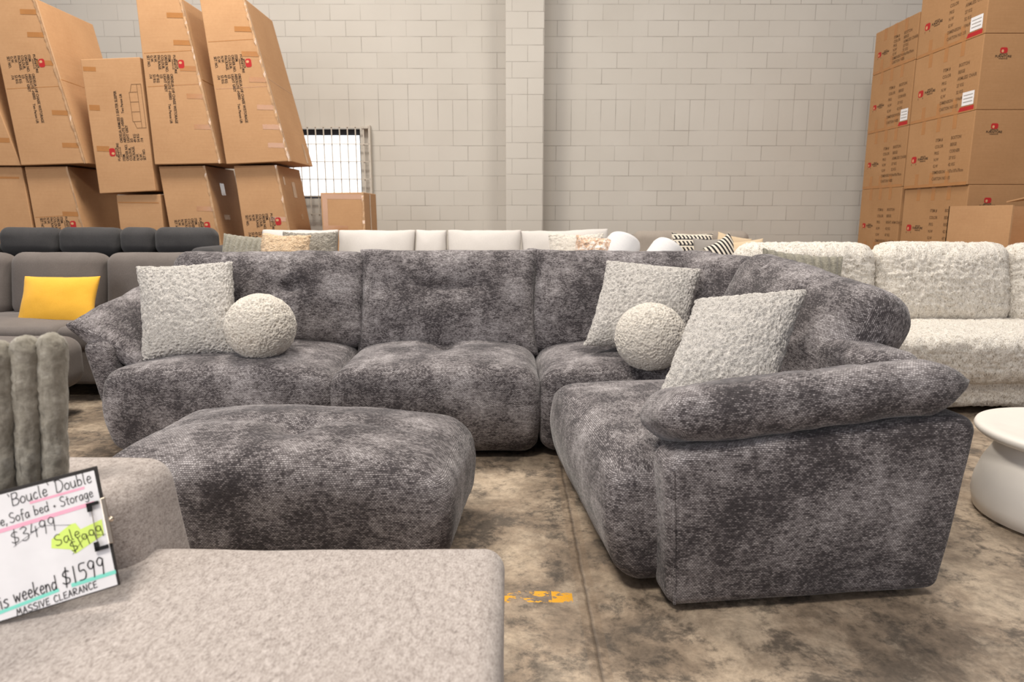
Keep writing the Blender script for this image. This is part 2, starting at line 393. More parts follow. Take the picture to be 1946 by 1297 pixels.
gr += [(-1.805, -1.785, 8.90, 9.0, 1.14, 2.30)] + [(-1.90, -1.80, 8.90, 9.0, z, z + 0.012) for z in (1.3, 2.26)]
link('security_grille', boxes_mesh(gr), M_STEEL, win, wm)

# ------------------------------------------------------------------ cartons on the left
def logo_parts(red, ink, hole, x, y, k, stacked=True):
    """red armchair mark with FURNITURE lettering, k = lettering width"""
    if stacked: cx, cy, s = x, y + 0.36 * k, k * 0.2; tx, ty = x, y
    else: cx, cy, s = x - 0.78 * k, y + 0.06 * k, k * 0.22; tx, ty = x, y
    red.rrect(cx - s, cy - s * 0.75, cx + s, cy + s * 0.75, s * 0.5)
    hole.rrect(cx - s * 0.62, cy - s * 0.55, cx - s * 0.02, cy + s * 0.2, s * 0.28)
    ink.line([(cx - s * 0.9, cy - s * 0.95), (cx - s * 0.95, cy - s * 1.25)], s * 0.12); ink.line([(cx + s * 0.9, cy - s * 0.95), (cx + s * 0.95, cy - s * 1.25)], s * 0.12)
    ink.text('ABSOLUTE', tx, ty + 0.135 * k, 0.09 * k, 1, True); ink.text('FURNITURE', tx, ty, 0.16 * k, 1.06, True); ink.text('WAREHOUSE', tx, ty - 0.09 * k, 0.08 * k, 1, True)
def prism(pts, y0, y1, bulge=0.012, bev=0.006):
    bm = bmesh.new()
    f = [bm.verts.new((p[0], y0, p[1])) for p in pts]; b = [bm.verts.new((p[0], y1, p[1])) for p in pts]
    bm.faces.new(f); bm.faces.new(b[::-1]); n = len(pts)
    for i in range(n): bm.faces.new([f[(i + 1) % n], f[i], b[i], b[(i + 1) % n]])
    bmesh.ops.recalc_face_normals(bm, faces=bm.faces[:])
    bmesh.ops.bevel(bm, geom=bm.edges[:], offset=bev, segments=2, affect='EDGES', profile=0.5)
    me = bpy.data.meshes.new('m'); bm.to_mesh(me); bm.free(); box_uv(me); return me
LAB = ['ITEM.', 'ORDER NO.', 'COLOUR.', 'PACKAGE.', 'N.W.', 'G.W.', 'SET NO.']
def carton(pts, y, depth, label, layout=None, group='furniture cartons against the back wall', u0=0.2, v0=0.47, mat=None, tapes=(), sidetape=(), creases=()):
    bl, br, tr, tl = [Vector((p[0], 0, p[1])) for p in pts]
    base = (bl + br) / 2
    me = prism([(p[0] - base.x, p[1] - base.z) for p in pts], 0, depth)
    o = link('cardboard_carton', me, mat or M_CARD); o.location = (base.x, y, base.z); tag(o, label, 'cardboard box', group)
    off = Matrix.Translation((-base.x, 0, -base.z))
    dn = (bl - tl).normalized()
    if layout in ('chaise', 'armless'):
        if layout == 'chaise':
            # text runs down the face, tops of letters to the right
            org = tl + dn * v0 + Vector((1, 0, 0)) * u0; m = frame(org, dn, (1, 0, 0))
            vals = ['ORDELIA LHF CHAISE W/STORAGE', 'ABSOLUTE -HS003', 'LIGHT GREY', '1/3', '47 KG', '53 KG', '/14']
        else:
            org = tl + dn * v0 + Vector((1, 0, 0)) * u0; m = frame(org, -dn, (-1, 0, 0))
            vals = ['ORDELIA ARMLESS 3 SEATER SLEEPER', 'ABSOLUTE -HS003', 'LIGHT GREY', '2/3', '49 KG', '54 KG', '/14']
        m = off @ m; ink = Print(); red = Print(); hole = Print()
        for i, (a, b) in enumerate(zip(LAB, vals)):
            ink.text(a, 0, -0.033 * i, 0.036, 0.8); ink.text(b, 0.17, 0.004 - 0.033 * i, 0.036, 0.8)
        ink.text('Two Person Lift', 0.44, -0.045, 0.034, 0.8)
        logo_parts(red, ink, hole, 0.085, 0.05, 0.19)
        ink.put('printed_text', M_INK, o, m, 0.0015); red.put('printed_logo', M_RED, o, m, 0.0015); hole.put('logo_highlight', M_LOGO, o, m, 0.0022)
        if layout == 'armless':
            ic = Print()
            for k in range(4): ic.line([(0.36 + 0.09 * k, -0.12), (0.36 + 0.09 * k, -0.2)], 0.004)
            for (a, b) in (((0.3, -0.2), (0.7, -0.2)), ((0.3, -0.24), (0.7, -0.24)), ((0.36, -0.12), (0.63, -0.12)), ((0.3, -0.15), (0.3, -0.24)), ((0.7, -0.15), (0.7, -0.24)), ((0.3, -0.15), (0.36, -0.13)), ((0.7, -0.15), (0.63, -0.13))): ic.line([a, b], 0.004)
            ic.put('printed_sofa_drawing', M_INK2, o, m, 0.0015)
    if tapes:
        for k, (x, z, w, hh) in enumerate(tapes):
            tp = Print(); tp.poly([(x - w / 2, z - hh / 2), (x + w / 2, z - hh / 2 - 0.004), (x + w / 2, z + hh / 2 - 0.004), (x - w / 2, z + hh / 2)])
            tp.put('packing_tape', M_TAPE, o, off @ frame((0, 0, 0), (1, 0, 0), (0, 0, 1)), 0.001 + 0.0002 * k)
    if sidetape:
        r0 = br; up = (tr - br).normalized(); m = off @ frame(r0, (0, 1, 0), up); 
        for (a, z, w, hh) in sidetape:
            tp = Print(); tp.poly([(a, z), (a + w, z), (a + w, z + hh), (a, z + hh)]); tp.put('clear_tape', M_FILM, o, m, 0.002)
    if sidetape or layout == 'chaise':
        d = (tr - br).normalized(); up_ = frame(br, d, Vector((-1, 0, 0))); m = off @ up_; fm = Print(); L_ = (tr - br).length; nn = 46; rr = random.Random(int(abs(br.x) * 1000))
        w0 = [0.012 + 0.012 * rr.random() for _ in range(nn + 1)]
        vs = []
        for k in range(nn + 1):
            z = L_ * k / nn; vs += [(z, w0[k], 0.001 + 0.006 * rr.random()), (z, -0.002, 0.004 + 0.006 * rr.random())]
        fm.v = vs; fm.f = [[2 * k, 2 * k + 1, 2 * k + 3, 2 * k + 2] for k in range(nn)]
        fm.put('clear_film', M_FILM, o, m, 0.001)
        ms = off @ frame(br, (0, 1, 0), d); fc = Print(); fc.line([(0.01, L_ * 0.52), (depth - 0.02, L_ * 0.50)], 0.006); fc.put('fold_crease', M_TAPE, o, ms, 0.0008)
    if creases:
        
        for z in creases:
            cp = Print()
            t = (z - bl.z) / (tl.z - bl.z); xl = bl.x + (tl.x - bl.x) * t; t = (z - br.z) / (tr.z - br.z); xr = br.x + (tr.x - br.x) * t
            cp.line([(xl + 0.02, z - 0.015), (xr - 0.01, z + 0.01)], 0.005)
            cp.put('fold_crease', M_TAPE, o, off @ frame((0, 0, 0), (1, 0, 0), (0, 0, 1)), 0.0008)
    return o
def edge_tapes(br, tr, zs, w=0.16, h=0.045):
    out = []
    for z in zs:
        t = (z - br[1]) / (tr[1] - br[1]); x = br[0] + (tr[0] - br[0]) * t; out.append((x - w / 2 - 0.012, z, w, h))
    return out
Y0 = 6.8
ch = []
E = [(-2.763, 1.672), (-2.14, 1.70), (-2.485, 3.17), (-2.9, 3.17)]
carton(E, Y0, 0.76, 'tall wedge shaped brown carton at the top right of the left pile, beside the window', 'chaise', u0=0.245, v0=0.5,
       tapes=edge_tapes(E[1], E[2], (1.85, 2.02, 2.2, 2.45, 2.68, 2.9)), creases=(2.38, 2.8), sidetape=((0.55, 0.02, 0.07, 0.2), (0.0, -0.0, 0.02, 1.48)))
D = [(-3.455, 1.668), (-2.812, 1.68), (-3.07, 3.17), (-3.49, 3.17)]
carton(D, Y0, 0.74, 'tall wedge shaped brown carton in the upper row, second from the window end', 'chaise', u0=0.24, v0=0.5,
       tapes=edge_tapes(D[1], D[2], (2.02, 2.3, 2.55, 2.78, 3.02)), creases=(2.4, 2.7), sidetape=((0.0, 0.0, 0.02, 1.48),))
Bx = [(-4.749, 1.662), (-4.12, 1.68), (-4.43, 3.17), (-4.88, 3.17)]
carton(Bx, Y0, 0.9, 'tall wedge shaped brown carton in the upper row, left of the plain upright one', 'chaise', u0=0.28, v0=0.5,
       tapes=edge_tapes(Bx[1], Bx[2], (1.85, 2.15, 2.6, 2.85, 3.05)), creases=(2.38,), sidetape=((0.0, 0.0, 0.02, 1.5),))
A = [(-5.4, 1.66), (-4.765, 1.66), (-5.16, 3.1), (-5.6, 3.1)]
carton(A, Y0 + 0.02, 0.8, 'brown carton cut off by the left edge of the photo, upper row', None, tapes=edge_tapes(A[1], A[2], (1.9, 2.2)))
Cx = [(-4.03, 1.394), (-3.48, 1.42), (-3.515, 2.655), (-4.077, 2.634)]
carton(Cx, Y0 + 0.02, 0.7, 'upright rectangular brown carton with a sofa drawing, on the small low carton', 'armless', u0=0.30, v0=0.93,
       tapes=[(-4.0, 2.55, 0.12, 0.04), (-3.99, 2.2, 0.1, 0.05), (-3.95, 1.82, 0.12, 0.05)], creases=())
lb = [(-4.66, 0), (-4.08, 0), (-4.34, 1.655), (-4.76, 1.65)]
carton(lb, Y0 + 0.06, 0.75, 'wedge shaped carton standing on the floor at the far left behind the charcoal recliner', 'chaise', u0=0.26, v0=0.48, tapes=edge_tapes(lb[1], lb[2], (1.2, 0.9)), creases=(1.18,))
sb = [(-3.87, 0), (-3.445, 0), (-3.459, 1.387), (-3.892, 1.38)]
carton(sb, Y0 + 0.06, 0.6, 'plain lowest carton under the upright one with the sofa drawing', None, tapes=[(-3.68, 1.31, 0.4, 0.012)])
ld = [(-3.30, 0), (-2.77, 0), (-2.995, 1.662), (-3.45, 1.655)]
carton(ld, Y0 + 0.06, 0.7, 'wedge shaped carton on the floor under the second upper carton from the window', 'chaise', u0=0.26, v0=0.5, tapes=edge_tapes(ld[1], ld[2], (1.25, 0.8)), sidetape=((0.25, 1.4, 0.1, 0.12), (0.2, 1.15, 0.14, 0.05)))
le = [(-2.58, 0), (-2.05, 0), (-2.295, 1.668), (-2.717, 1.66)]
carton(le, Y0 + 0.06, 0.72, 'wedge shaped carton on the floor nearest the window', 'chaise', u0=0.24, v0=0.46, tapes=edge_tapes(le[1], le[2], (1.15, 0.7)), sidetape=((0.35, 1.38, 0.1, 0.16), (0.1, 1.5, 0.05, 0.08), (0.45, 1.15, 0.08, 0.06)))
la = [(-5.3, 0), (-4.69, 0), (-4.79, 1.65), (-5.35, 1.65)]
carton(la, Y0 + 0.06, 0.75, 'carton on the floor cut off by the left edge of the photo', None, tapes=[(-4.95, 1.55, 0.25, 0.02)])
wb = [(-1.885, 0), (-1.458, 0), (-1.472, 1.41), (-1.90, 1.405)]
carton(wb, 6.92, 0.62, 'smaller square brown carton standing alone below the window', None, tapes=[(-1.68, 1.37, 0.42, 0.05), (-1.86, 1.2, 0.05, 0.36), (-1.75, 1.06, 0.22, 0.05)], sidetape=((0.27, 0.02, 0.05, 1.38),))
wb2 = [(-2.02, 0), (-1.60, 0), (-1.60, 1.40), (-2.02, 1.40)]
carton(wb2, 7.6, 0.5, 'carton mostly hidden behind the lone square carton below the window', None)

# ------------------------------------------------------------------ cartons stacked on the right (faces to -X and -Y)
LAB2 = ['ITEM #', 'COLOR', 'PKG', 'N.W', 'G.W', 'DIMENSION', 'CARTON NO']
VAL2 = {'c': ['BOSTON', 'BEIGE', 'CORNER', '37 KG', '42 KG', '107x107x70cm', '1/5'], 'r': ['BOSTON', 'BEIGE', 'RIGHT ARM CHAIR', '42 KG', '47 KG', '113x107x70cm', '4/5'], 'a': ['BOSTON', 'BEIGE', 'ARMLESS CHAIR', '27 KG', '32 KG', '104x90x70cm', '2/5']}
def stack_carton(x, ya, yb, z0, z1, label, kind, sticker=False, front=True, w=1.05):
    pts = [(x, z0), (x + w, z0), (x + w, z1), (x, z1)]
    me = prism([(p[0] - x, p[1] - z0) for p in pts], 0, yb - ya)
    o = link('cardboard_carton', me, M_CARD_DIM); o.location = (x, ya, z0); tag(o, label, 'cardboard box', 'stacked cartons in the right corner')
    L, Hh = yb - ya, z1 - z0
    m = Matrix.Translation((0, L, 0)) @ frame((0, 0, 0), (0, -1, 0), (0, 0, 1))
    ink = Print(); fade = Print(); red = Print(); hole = Print()
    logo_parts(red, ink, hole, L * 0.29, Hh * 0.42, L * 0.19, False)
    for i, (a, b) in enumerate(zip(LAB2, VAL2[kind])):
        y = Hh * 0.66 - i * 0.062 * Hh / 0.66; fade.text(a, L * 0.47, y, 0.042, 0.9); fade.text(b, L * 0.7, y, 0.042, 0.9)
    m2 = frame((0, 0, 0), (1, 0, 0), (0, 0, 1))
    strips = []
    for k in (0.22, 0.46, 0.7):
        strips.append([(L * k, Hh - 0.13), (L * k + 0.06, Hh - 0.13), (L * k + 0.06, Hh), (L * k, Hh)]); strips.append([(L * k - 0.03, 0), (L * k + 0.03, 0), (L * k + 0.03, 0.14), (L * k - 0.03, 0.14)])
    strips.append([(0.01, 0.0), (L - 0.01, 0), (L - 0.01, 0.03), (0.01, 0.03)])
    for k, q in enumerate(strips): tp = Print(); tp.poly(q); tp.put('packing_tape', M_TAPE, o, m, 0.0005 + 0.0001 * k)
    ink.put('printed_logo_text', M_INK, o, m, 0.0016); fade.put('printed_text', M_INK2, o, m, 0.0016); red.put('printed_logo', M_RED, o, m, 0.0016); hole.put('logo_highlight', M_LOGO, o, m, 0.0022)
    if front:
        ink = Print(); red = Print(); hole = Print(); logo_parts(red, ink, hole, 0.19, Hh - 0.2, 0.165)
        ink.put('printed_logo_text', M_INK, o, m2, 0.0016); red.put('printed_logo', M_RED, o, m2, 0.0016); hole.put('logo_highlight', M_LOGO, o, m2, 0.0022)
    if sticker:
        st = Print(); st.poly([(L * 0.8, 0.06), (L * 0.96, 0.06), (L * 0.96, 0.18), (L * 0.8, 0.18)]); st.put('shipping_label', M_PAPER, o, m, 0.002)
        st = Print(); st.poly([(L * 0.76, 0.012), (L * 0.97, 0.012), (L * 0.97, 0.05), (L * 0.78, 0.05)]); st.put('red_tape', M_RED, o, m, 0.0016)
        st = Print()
        for k in range(3): st.line([(L * 0.82, 0.15 - 0.03 * k), (L * 0.94, 0.15 - 0.03 * k)], 0.008)
        st.put('label_print', M_MID, o, m, 0.0024)
XS = 4.2
rows = [(0.0, 0.74), (0.742, 1.462), (1.464, 2.124), (2.126, 2.775), (2.777, 3.42)]
kn = ['r', 'r', 'c', 'a', 'a']
names_n = ['bottom carton of the near stack in the right corner, behind the cream sofa', 'carton second from the bottom of the near right stack, just above the open box', 'middle carton of the near right stack', 'carton second from the top of the near right stack, with a white label', 'topmost carton of the near right stack, with a white label at its lower edge']
for (z0, z1), k, nm in zip(rows, kn, names_n): stack_carton(XS + (0.02 if z0 < 1 else 0), 6.46, 7.5, z0, z1, nm, k, z0 > 2)
rows2 = [(0.0, 0.74), (0.742, 1.49), (1.492, 2.13), (2.132, 2.79), (2.792, 3.26)]
names_f = ['bottom carton of the far stack by the back wall at right', 'carton second from the bottom of the far right stack by the back wall', 'middle carton of the far right stack by the back wall', 'carton with a white label in the far right stack, second from the top', 'topmost smaller carton of the far right stack by the back wall']
for i, ((z0, z1), k, nm) in enumerate(zip(rows2, ['r', 'r', 'a', 'c', 'a'], names_f)): stack_carton(XS + 0.02, 7.56, 8.42, z0, z1, nm, k, i == 3)
ob_ = thing('open_carton', 'open brown carton with a lifted flap at the right edge of the photo', 'cardboard box', (4.28, 5.885, 0))
link('carton_body', boxes_mesh([(-0.33, -0.318, -0.4, 0.4, 0, 1.265), (-0.33, 0.5, 0.388, 0.4, 0, 1.265), (0.488, 0.5, -0.4, 0.4, 0, 1.265), (-0.33, 0.5, -0.4, 0.4, 0, 0.012), (-0.33, 0.5, -0.4, 0.4, 0.7, 0.712)]), M_CARD, ob_)
link('flap', boxes_mesh([(0.0, 0.8, -0.28, 0.0, -0.005, 0.005)]), M_CARD, ob_, T(-0.315, -0.3, 1.29, -8, -6, 0))

# ------------------------------------------------------------------ charcoal sectional sofa (the main one)
sofa = thing('sectional_sofa', 'large charcoal chenille corner sofa with puffy seats, facing the ottoman', 'sofa', (0, 3.6, 0))
def SO(m): return Matrix.Translation((0, -3.6, 0)) @ m
def seat_def(bf=0.045, taper=0.03, crown=0.045, dimple=0.05, side=0.015, dpos=(0, 0.1), front=-1):
    # y- is the front: bulging face that tucks under at the floor
    def f(a, b, c, p, h):
        x, y, z = p
        up = (c + 1) / 2
        if b < 0: y += -bf * math.sin(math.pi * min(1, up * 0.95)) * (-b) * (1 - 0.25 * a * a) + taper * max(0, 1 - up) ** 2.2 * (-b)
        x += side * math.sin(math.pi * up) * (1 if a > 0 else -1) * abs(a) - 0.008 * a * (1 - up) ** 2
        if c > 0:
            z += crown * (1 - a * a) * (1 - b * b) * c - dimple * math.exp(-((a - dpos[0]) / 0.16) ** 2 - ((b - dpos[1]) / 0.3) ** 2) * c - 0.35 * dimple * math.exp(-((a - dpos[0]) / 0.5) ** 2 - ((b - dpos[1]) / 0.1) ** 2) * c
            z -= 0.035 * abs(a) ** 6 * c
        return x, y, z
    return f
def seat(w, d, h, m, seed, **kw):
    me = soft_box((w, d, h), kw.pop('r', 0.07), (24, 24, 12), seat_def(**kw), 0.006, 5, seed=seed); return link('seat_cushion', me, M_SOFA, sofa, SO(m))
Z = 0.025
seat(1.11, 1.0, 0.44, T(-1.42, 3.68, Z + 0.22), 1, dpos=(0.1, -0.05))
seat(1.005, 1.0, 0.44, T(-0.375, 3.68, Z + 0.22), 2, dpos=(0.0, -0.05))
seat(0.98, 1.0, 0.435, T(0.63, 3.69, Z + 0.2175), 3, dimple=0.02)
RUN = T(0.48, 1.89, 0, 0, 0, 6.5)
seat(1.10, 1.02, 0.42, RUN @ T(0.37, 0.645, Z + 0.21, 0, 0, -90), 4, r=0.07, bf=0.055, taper=0.03, dpos=(-0.1, 0.1), dimple=0.03)
# frames
link('back_frame', soft_box((3.35, 0.22, 0.66), 0.06, (20, 4, 8), None, 0.004, 5), M_SOFA, sofa, SO(T(-0.40, 4.24, 0.045 + 0.33)))
link('back_frame', soft_box((0.2, 2.0, 0.69), 0.06, (4, 20, 8), None, 0.004, 5), M_SOFA, sofa, SO(RUN @ T(0.825, 1.2, 0.045 + 0.345)))
def arm_def(a, b, c, p, h):
    x, y, z = p
    up = (c + 1) / 2
    x += (0.075 * (up - 0.5)) * (1 if a > 0 else -0.35) * abs(a)
    if c > 0: z += 0.045 * a * c - 0.022 * max(0, (abs(a) - 0.8) / 0.2) ** 2 * c
    y += -0.02 * (1 - a * a) * (1 - c * c) * (1 if b < 0 else 0)
    return x, y, z
ap = link('arm_panel', soft_box((0.93, 0.15, 0.53), 0.04, (40, 4, 14), arm_def, 0.004, 4, seed=4), M_SOFA, sofa, SO(RUN @ T(0.44, 0.055, 0.018 + 0.265)))
def pipe(name, pts, r, mat, parent, m, n=8, closed=False):
    v = []; f = []; P_ = [Vector(p) for p in pts]
    for i, p in enumerate(P_):
        t = (P_[min(i + 1, len(P_) - 1)] - P_[max(i - 1, 0)]).normalized(); u = t.orthogonal().normalized() if abs(t.y) > 0.9 else t.cross(Vector((0, 1, 0))).normalized(); w = t.cross(u)
        v += [p + (u * math.cos(2 * math.pi * k / n) + w * math.sin(2 * math.pi * k / n)) * r for k in range(n)]
    for i in range(len(P_) - 1):
        for k in range(n): f.append([i * n + k, i * n + (k + 1) % n, (i + 1) * n + (k + 1) % n, (i + 1) * n + k])
    return link(name, finish(v, f, 0, 1, 0, 1, 1), mat, parent, m)
for sx in (-1,):          # stitched seam down the front edge of the panel
    pts = []
    for i in range(20):
        x, z = sx * 0.446, -0.25 + 0.47 * i / 19; q = arm_def(x / 0.465, -1, z / 0.265, (x, -0.075, z), None); pts.append((q[0], -0.0735, q[2]))
    pipe('piping', pts, 0.005, M_SOFA, ap, Matrix())
def larm_def(a, b, c, p, h):
    x, y, z = p; up = (c + 1) / 2
    x -= 0.06 * (up - 0.4); y += 0.1 * max(0, 1 - up) ** 1.5 * (1 if b < 0 else 0) * (-b)
    return x, y, z
link('arm_panel', soft_box((0.14, 0.92, 0.54), 0.05, (4, 20, 12), larm_def, 0.004, 5, seed=5), M_SOFA, sofa, SO(T(-2.0, 3.72, 0.035 + 0.27)))
# back cushions
bk = dict(n=46, e=0.30, pinch=0.05, wr=0.010, ws=5)
def backc(w, h, t, o, xd, yd, seed, tuft): return link('back_cushion', pillow(w, h, t, tuft=tuft, seed=seed, **bk), M_SOFA, sofa, SO(frame(o, xd, yd)))
def slab_def(puff_, tufts):
    # a stuffed slab: z+ is the face
    def f(a, b, c, p, h):
        x, y, z = p
        z += puff_ * c * (1 - a * a) * (1 - b * b)
        if c > 0:
            for (ta, tb, td, sx, sy) in tufts: z -= c * td * math.exp(-((a - ta) / sx) ** 2 - ((b - tb) / sy) ** 2)
        return x, y, z
    return f
def slabc(w, h, t, m, seed, puff_, tufts, r=0.11): return link('back_cushion', soft_box((w, h, t), r, (36, 22, 6), slab_def(puff_, tufts), 0.011, 5, seed=seed), M_SOFA, sofa, SO(m))
slabc(1.13, 0.56, 0.22, frame((-1.39, 3.93, 0.70), (1, 0, 0), (0, 0.32, 0.95)), 11, 0.05, [(0.25, 0.2, 0.06, 0.12, 0.14), (0.2, 0.75, 0.045, 0.07, 0.4)], 0.09)
backc(1.03, 0.62, 0.30, (-0.365, 3.90, 0.69), (1, 0, 0), (0, 0.30, 0.95), 12, [(0.0, 0.25, 0.055, 0.22, 0.05), (0.0, 0.25, 0.02, 0.6, 0.3)])
backc(1.07, 0.60, 0.28, (0.625, 3.93, 0.695), (1, 0, -0.01), (0, 0.32, 0.95), 13, [])
slabc(1.10, 0.58, 0.24, RUN @ frame((0.86, 0.97, 0.68), (0, -1, -0.09), (0.40, 0, 0.9)), 14, 0.06, [(0.0, 0.2, 0.05, 0.16, 0.09), (0.3, 0.1, 0.02, 0.1, 0.6)], 0.12)
slabc(0.74, 0.56, 0.24, RUN @ frame((0.84, 1.86, 0.70), (0.25, -0.97, -0.01), (0.36, 0, 0.93)), 15, 0.05, [], 0.12)
# arm cushions
def sag(a, b, c): return (c.x, c.y, c.z + 0.03 * a * a - 0.02)
def bolster_def(a, b, c, p, h):
    x, y, z = p
    t = max(0, (a - 0.70) / 0.30); k = 1 - 0.93 * t ** 1.3; x += 0.04 * t ** 3; u = max(0, (-a - 0.86) / 0.14)
    z = z * k * (1 - 0.3 * u) + 0.012 * (1 - a * a) * c * (1 - b * b); y = y * (1 - 0.6 * t ** 2.2)
    for (ta, w, d) in ((-0.35, 0.035, 0.010), (0.1, 0.03, 0.012), (0.45, 0.04, 0.010)):      # pulled folds along the top
        z -= d * math.exp(-((a - ta - 0.12 * b) / w) ** 2) * max(0, c) * max(0, 1 - abs(b + 0.3))
    return x, y, z
link('arm_cushion', soft_box((0.985, 0.35, 0.155), 0.076, (60, 14, 4), bolster_def, 0.010, 6, seed=16), M_SOFA, sofa, SO(RUN @ frame((0.445, 0.135, 0.612), (1, 0.0, 0.085), (0, 0.95, -0.27))))
link('arm_cushion', pillow(0.86, 0.42, 0.18, 40, 0.02, 0.32, wr=0.008, ws=6, seed=17), M_SOFA, sofa, SO(frame((-2.0, 3.72, 0.60), (0.0, 1, 0.15), (-0.80, 0, 0.60))))
for (x, y) in ((-1.9, 3.4), (-0.92, 3.4), (0.1, 3.4), (-1.9, 4.25), (0.2, 4.25), (1.2, 4.25)):
    link('foot', boxes_mesh([(x - 0.03, x + 0.03, y - 0.03, y + 0.03, 0, 0.06)]), M_BLACK, sofa, SO(Matrix()))
for (x, y) in ((0.06, 0.1), (0.78, 0.1), (0.1, 1.0), (0.85, 2.0)):
    link('foot', boxes_mesh([(x - 0.03, x + 0.03, y - 0.03, y + 0.03, 0, 0.06)]), M_BLACK, sofa, SO(RUN))

# ottoman
ot = thing('ottoman', 'charcoal chenille footstool with a dimpled domed top, between the sofas', 'ottoman', (-0.775, 2.38, 0), -5 * math.pi / 180)
def ott_def(a, b, c, p, h):
    x, y, z = p; up = (c + 1) / 2
    k = 1 + 0.035 * math.sin(math.pi * min(1, up * 1.05)) - 0.035 * (1 - up) ** 2
    x *= k; y *= k
    if c > 0: z += (0.05 * (1 - a * a) * (1 - b * b) - 0.055 * math.exp(-(a / 0.14) ** 2 - ((b + 0.1) / 0.3) ** 2) - 0.02 * math.exp(-(a / 0.6) ** 2 - (b / 0.12) ** 2) - 0.03 * abs(a) ** 4) * c
    return x, y, z
link('upholstered_body', soft_box((1.19, 0.68, 0.385), 0.10, (28, 22, 12), ott_def, 0.006, 5, seed=21), M_SOFA, ot, T(0, 0, 0.03 + 0.1925))
for (x, y) in ((-0.42, -0.2), (0.42, -0.2), (-0.42, 0.2), (0.42, 0.2)):
    link('foot', boxes_mesh([(x - 0.03, x + 0.03, y - 0.03, y + 0.03, 0, 0.06)]), M_BLACK, ot)

# throw pillows on the sectional
def throw(name, label, mat, w, h, t, o, xd, yd, seed, group=None, cat='cushion', **kw):
    m = frame(o, xd, yd)
    if kw.pop('lean', False):       # a soft cushion slumped out of square
        k = Vector(yd).normalized(); x = m.col[0].xyz; y = m.col[1].xyz; sh = k.dot(x) / max(0.2, k.dot(y))
        kw['shape'] = lambda a, b, c: (c.x + sh * c.y, c.y, c.z)
    p = link(name, pillow(w, h, t, seed=seed, **kw), mat); p.matrix_world = m; tag(p, label, cat, group); return p
SH = dict(n=150, fz=0.0065, fs=88, e=0.42, pinch=0.07)
G1 = 'grey sherpa cushions on the corner sofa'
throw('throw_pillow', 'square grey sherpa cushion at the left arm of the charcoal sofa', M_SHERPA, 0.47, 0.52, 0.19, (-1.675, 3.51, 0.70), (0.435, 0.08, 0.02), (-0.12, 0.25, 0.445), 31, G1, lean=True, **SH)
throw('throw_pillow', 'square grey sherpa cushion in the corner of the charcoal sofa', M_SHERPA, 0.50, 0.50, 0.19, (0.69, 3.54, 0.715), (0.49, 0.0, -0.046), (0.14, 0.28, 0.40), 32, G1, lean=True, **SH)
throw('throw_pillow', 'square grey sherpa cushion against the right end of the charcoal sofa, nearest the camera', M_SHERPA, 0.385, 0.48, 0.21, (0.78, 2.39, 0.705), (0.31, -0.1, 0.045), (0.22, 0.30, 0.36), 33, G1, lean=True, **SH)
def ball(label, o, r, seed):
    bm = bmesh.new(); bmesh.ops.create_icosphere(bm, subdivisions=7, radius=r)
    for v in bm.verts:
        v.co.z *= 0.97; v.co.z = max(v.co.z, -r * 0.88 + 0.1 * (v.co.z + r * 0.88)); v.co += v.co.normalized() * fuzz(v.co, None, 0.0055, 80, seed)
    me = bpy.data.meshes.new('m'); bm.to_mesh(me); bm.free(); me.polygons.foreach_set('use_smooth', [True] * len(me.polygons))
    b = link('ball_pillow', me, M_CREAM); b.location = o; tag(b, label, 'cushion', 'cream ball cushions on the corner sofa')
ball('round cream sherpa ball cushion on the left seat of the charcoal sofa', (-1.268, 3.40, 0.628), 0.168, 41)
ball('round cream sherpa ball cushion on the corner seat of the charcoal sofa', (0.655, 3.18, 0.616), 0.162, 42)

# ------------------------------------------------------------------ taupe grey sofa at left with the mustard cushion
gs = thing('chaise_sofa', 'taupe grey chaise sofa at the left behind the charcoal one, holding the yellow cushion', 'sofa', (-3.3, 4.7, 0))
GM = Matrix.Translation((3.3, -4.7, 0))
def gp(name, size, r, m, mat=M_GREY, **kw): return link(name, soft_box(size, r, (12, 10, 8), kw.pop('deform', None), kw.pop('wr', 0.005), 5, seed=kw.pop('seed', 3)), mat, gs, GM @ m)
def puff(k, ax=1):
    def f(a, b, c, p, h):
        p = list(p); o = [a, b, c]; s = o[ax]; q = [o[i] for i in range(3) if i != ax]
        p[ax] += k * s * (1 - q[0] ** 2) * (1 - q[1] ** 2); return p
    return f
gp('sofa_base', (2.3, 1.0, 0.26), 0.03, T(-3.35, 4.85, 0.22))
gp('seat_cushion', (0.95, 0.86, 0.15), 0.05, T(-3.42, 4.72, 0.40), deform=puff(0.02, 2)); gp('seat_cushion', (0.72, 0.86, 0.15), 0.05, T(-2.58, 4.74, 0.40), deform=puff(0.02, 2)); gp('seat_cushion', (0.6, 0.86, 0.15), 0.05, T(-4.2, 4.72, 0.40), deform=puff(0.02, 2))
for i, x in enumerate((-4.08, -3.37, -2.66)): gp('back_cushion', (0.70, 0.22, 0.48), 0.09, T(x, 5.12, 0.67, -9), deform=puff(0.03), seed=i)
gp('back_frame', (2.3, 0.18, 0.75), 0.05, T(-3.35, 5.32, 0.44))
gp('chaise_seat', (1.35, 1.0, 0.30), 0.09, T(-3.28, 3.62, 0.315), deform=puff(0.02, 2))
for (x, y) in ((-2.68, 3.9), (-2.68, 3.25), (-2.3, 4.45), (-3.9, 3.2), (-4.4, 5.2), (-2.3, 5.2)):
    link('foot', boxes_mesh([(x - 0.02, x + 0.02, y - 0.02, y + 0.02, 0, 0.18)]), M_BLACK, gs, GM)
throw('throw_pillow', 'plain mustard yellow cushion on the taupe sofa at left', M_YELLOW, 0.52, 0.36, 0.15, (-3.14, 4.70, 0.60), (1, 0.02, 0.0), (0.05, 0.42, 0.9), 51, None, n=40, pinch=0.06, wr=0.004)

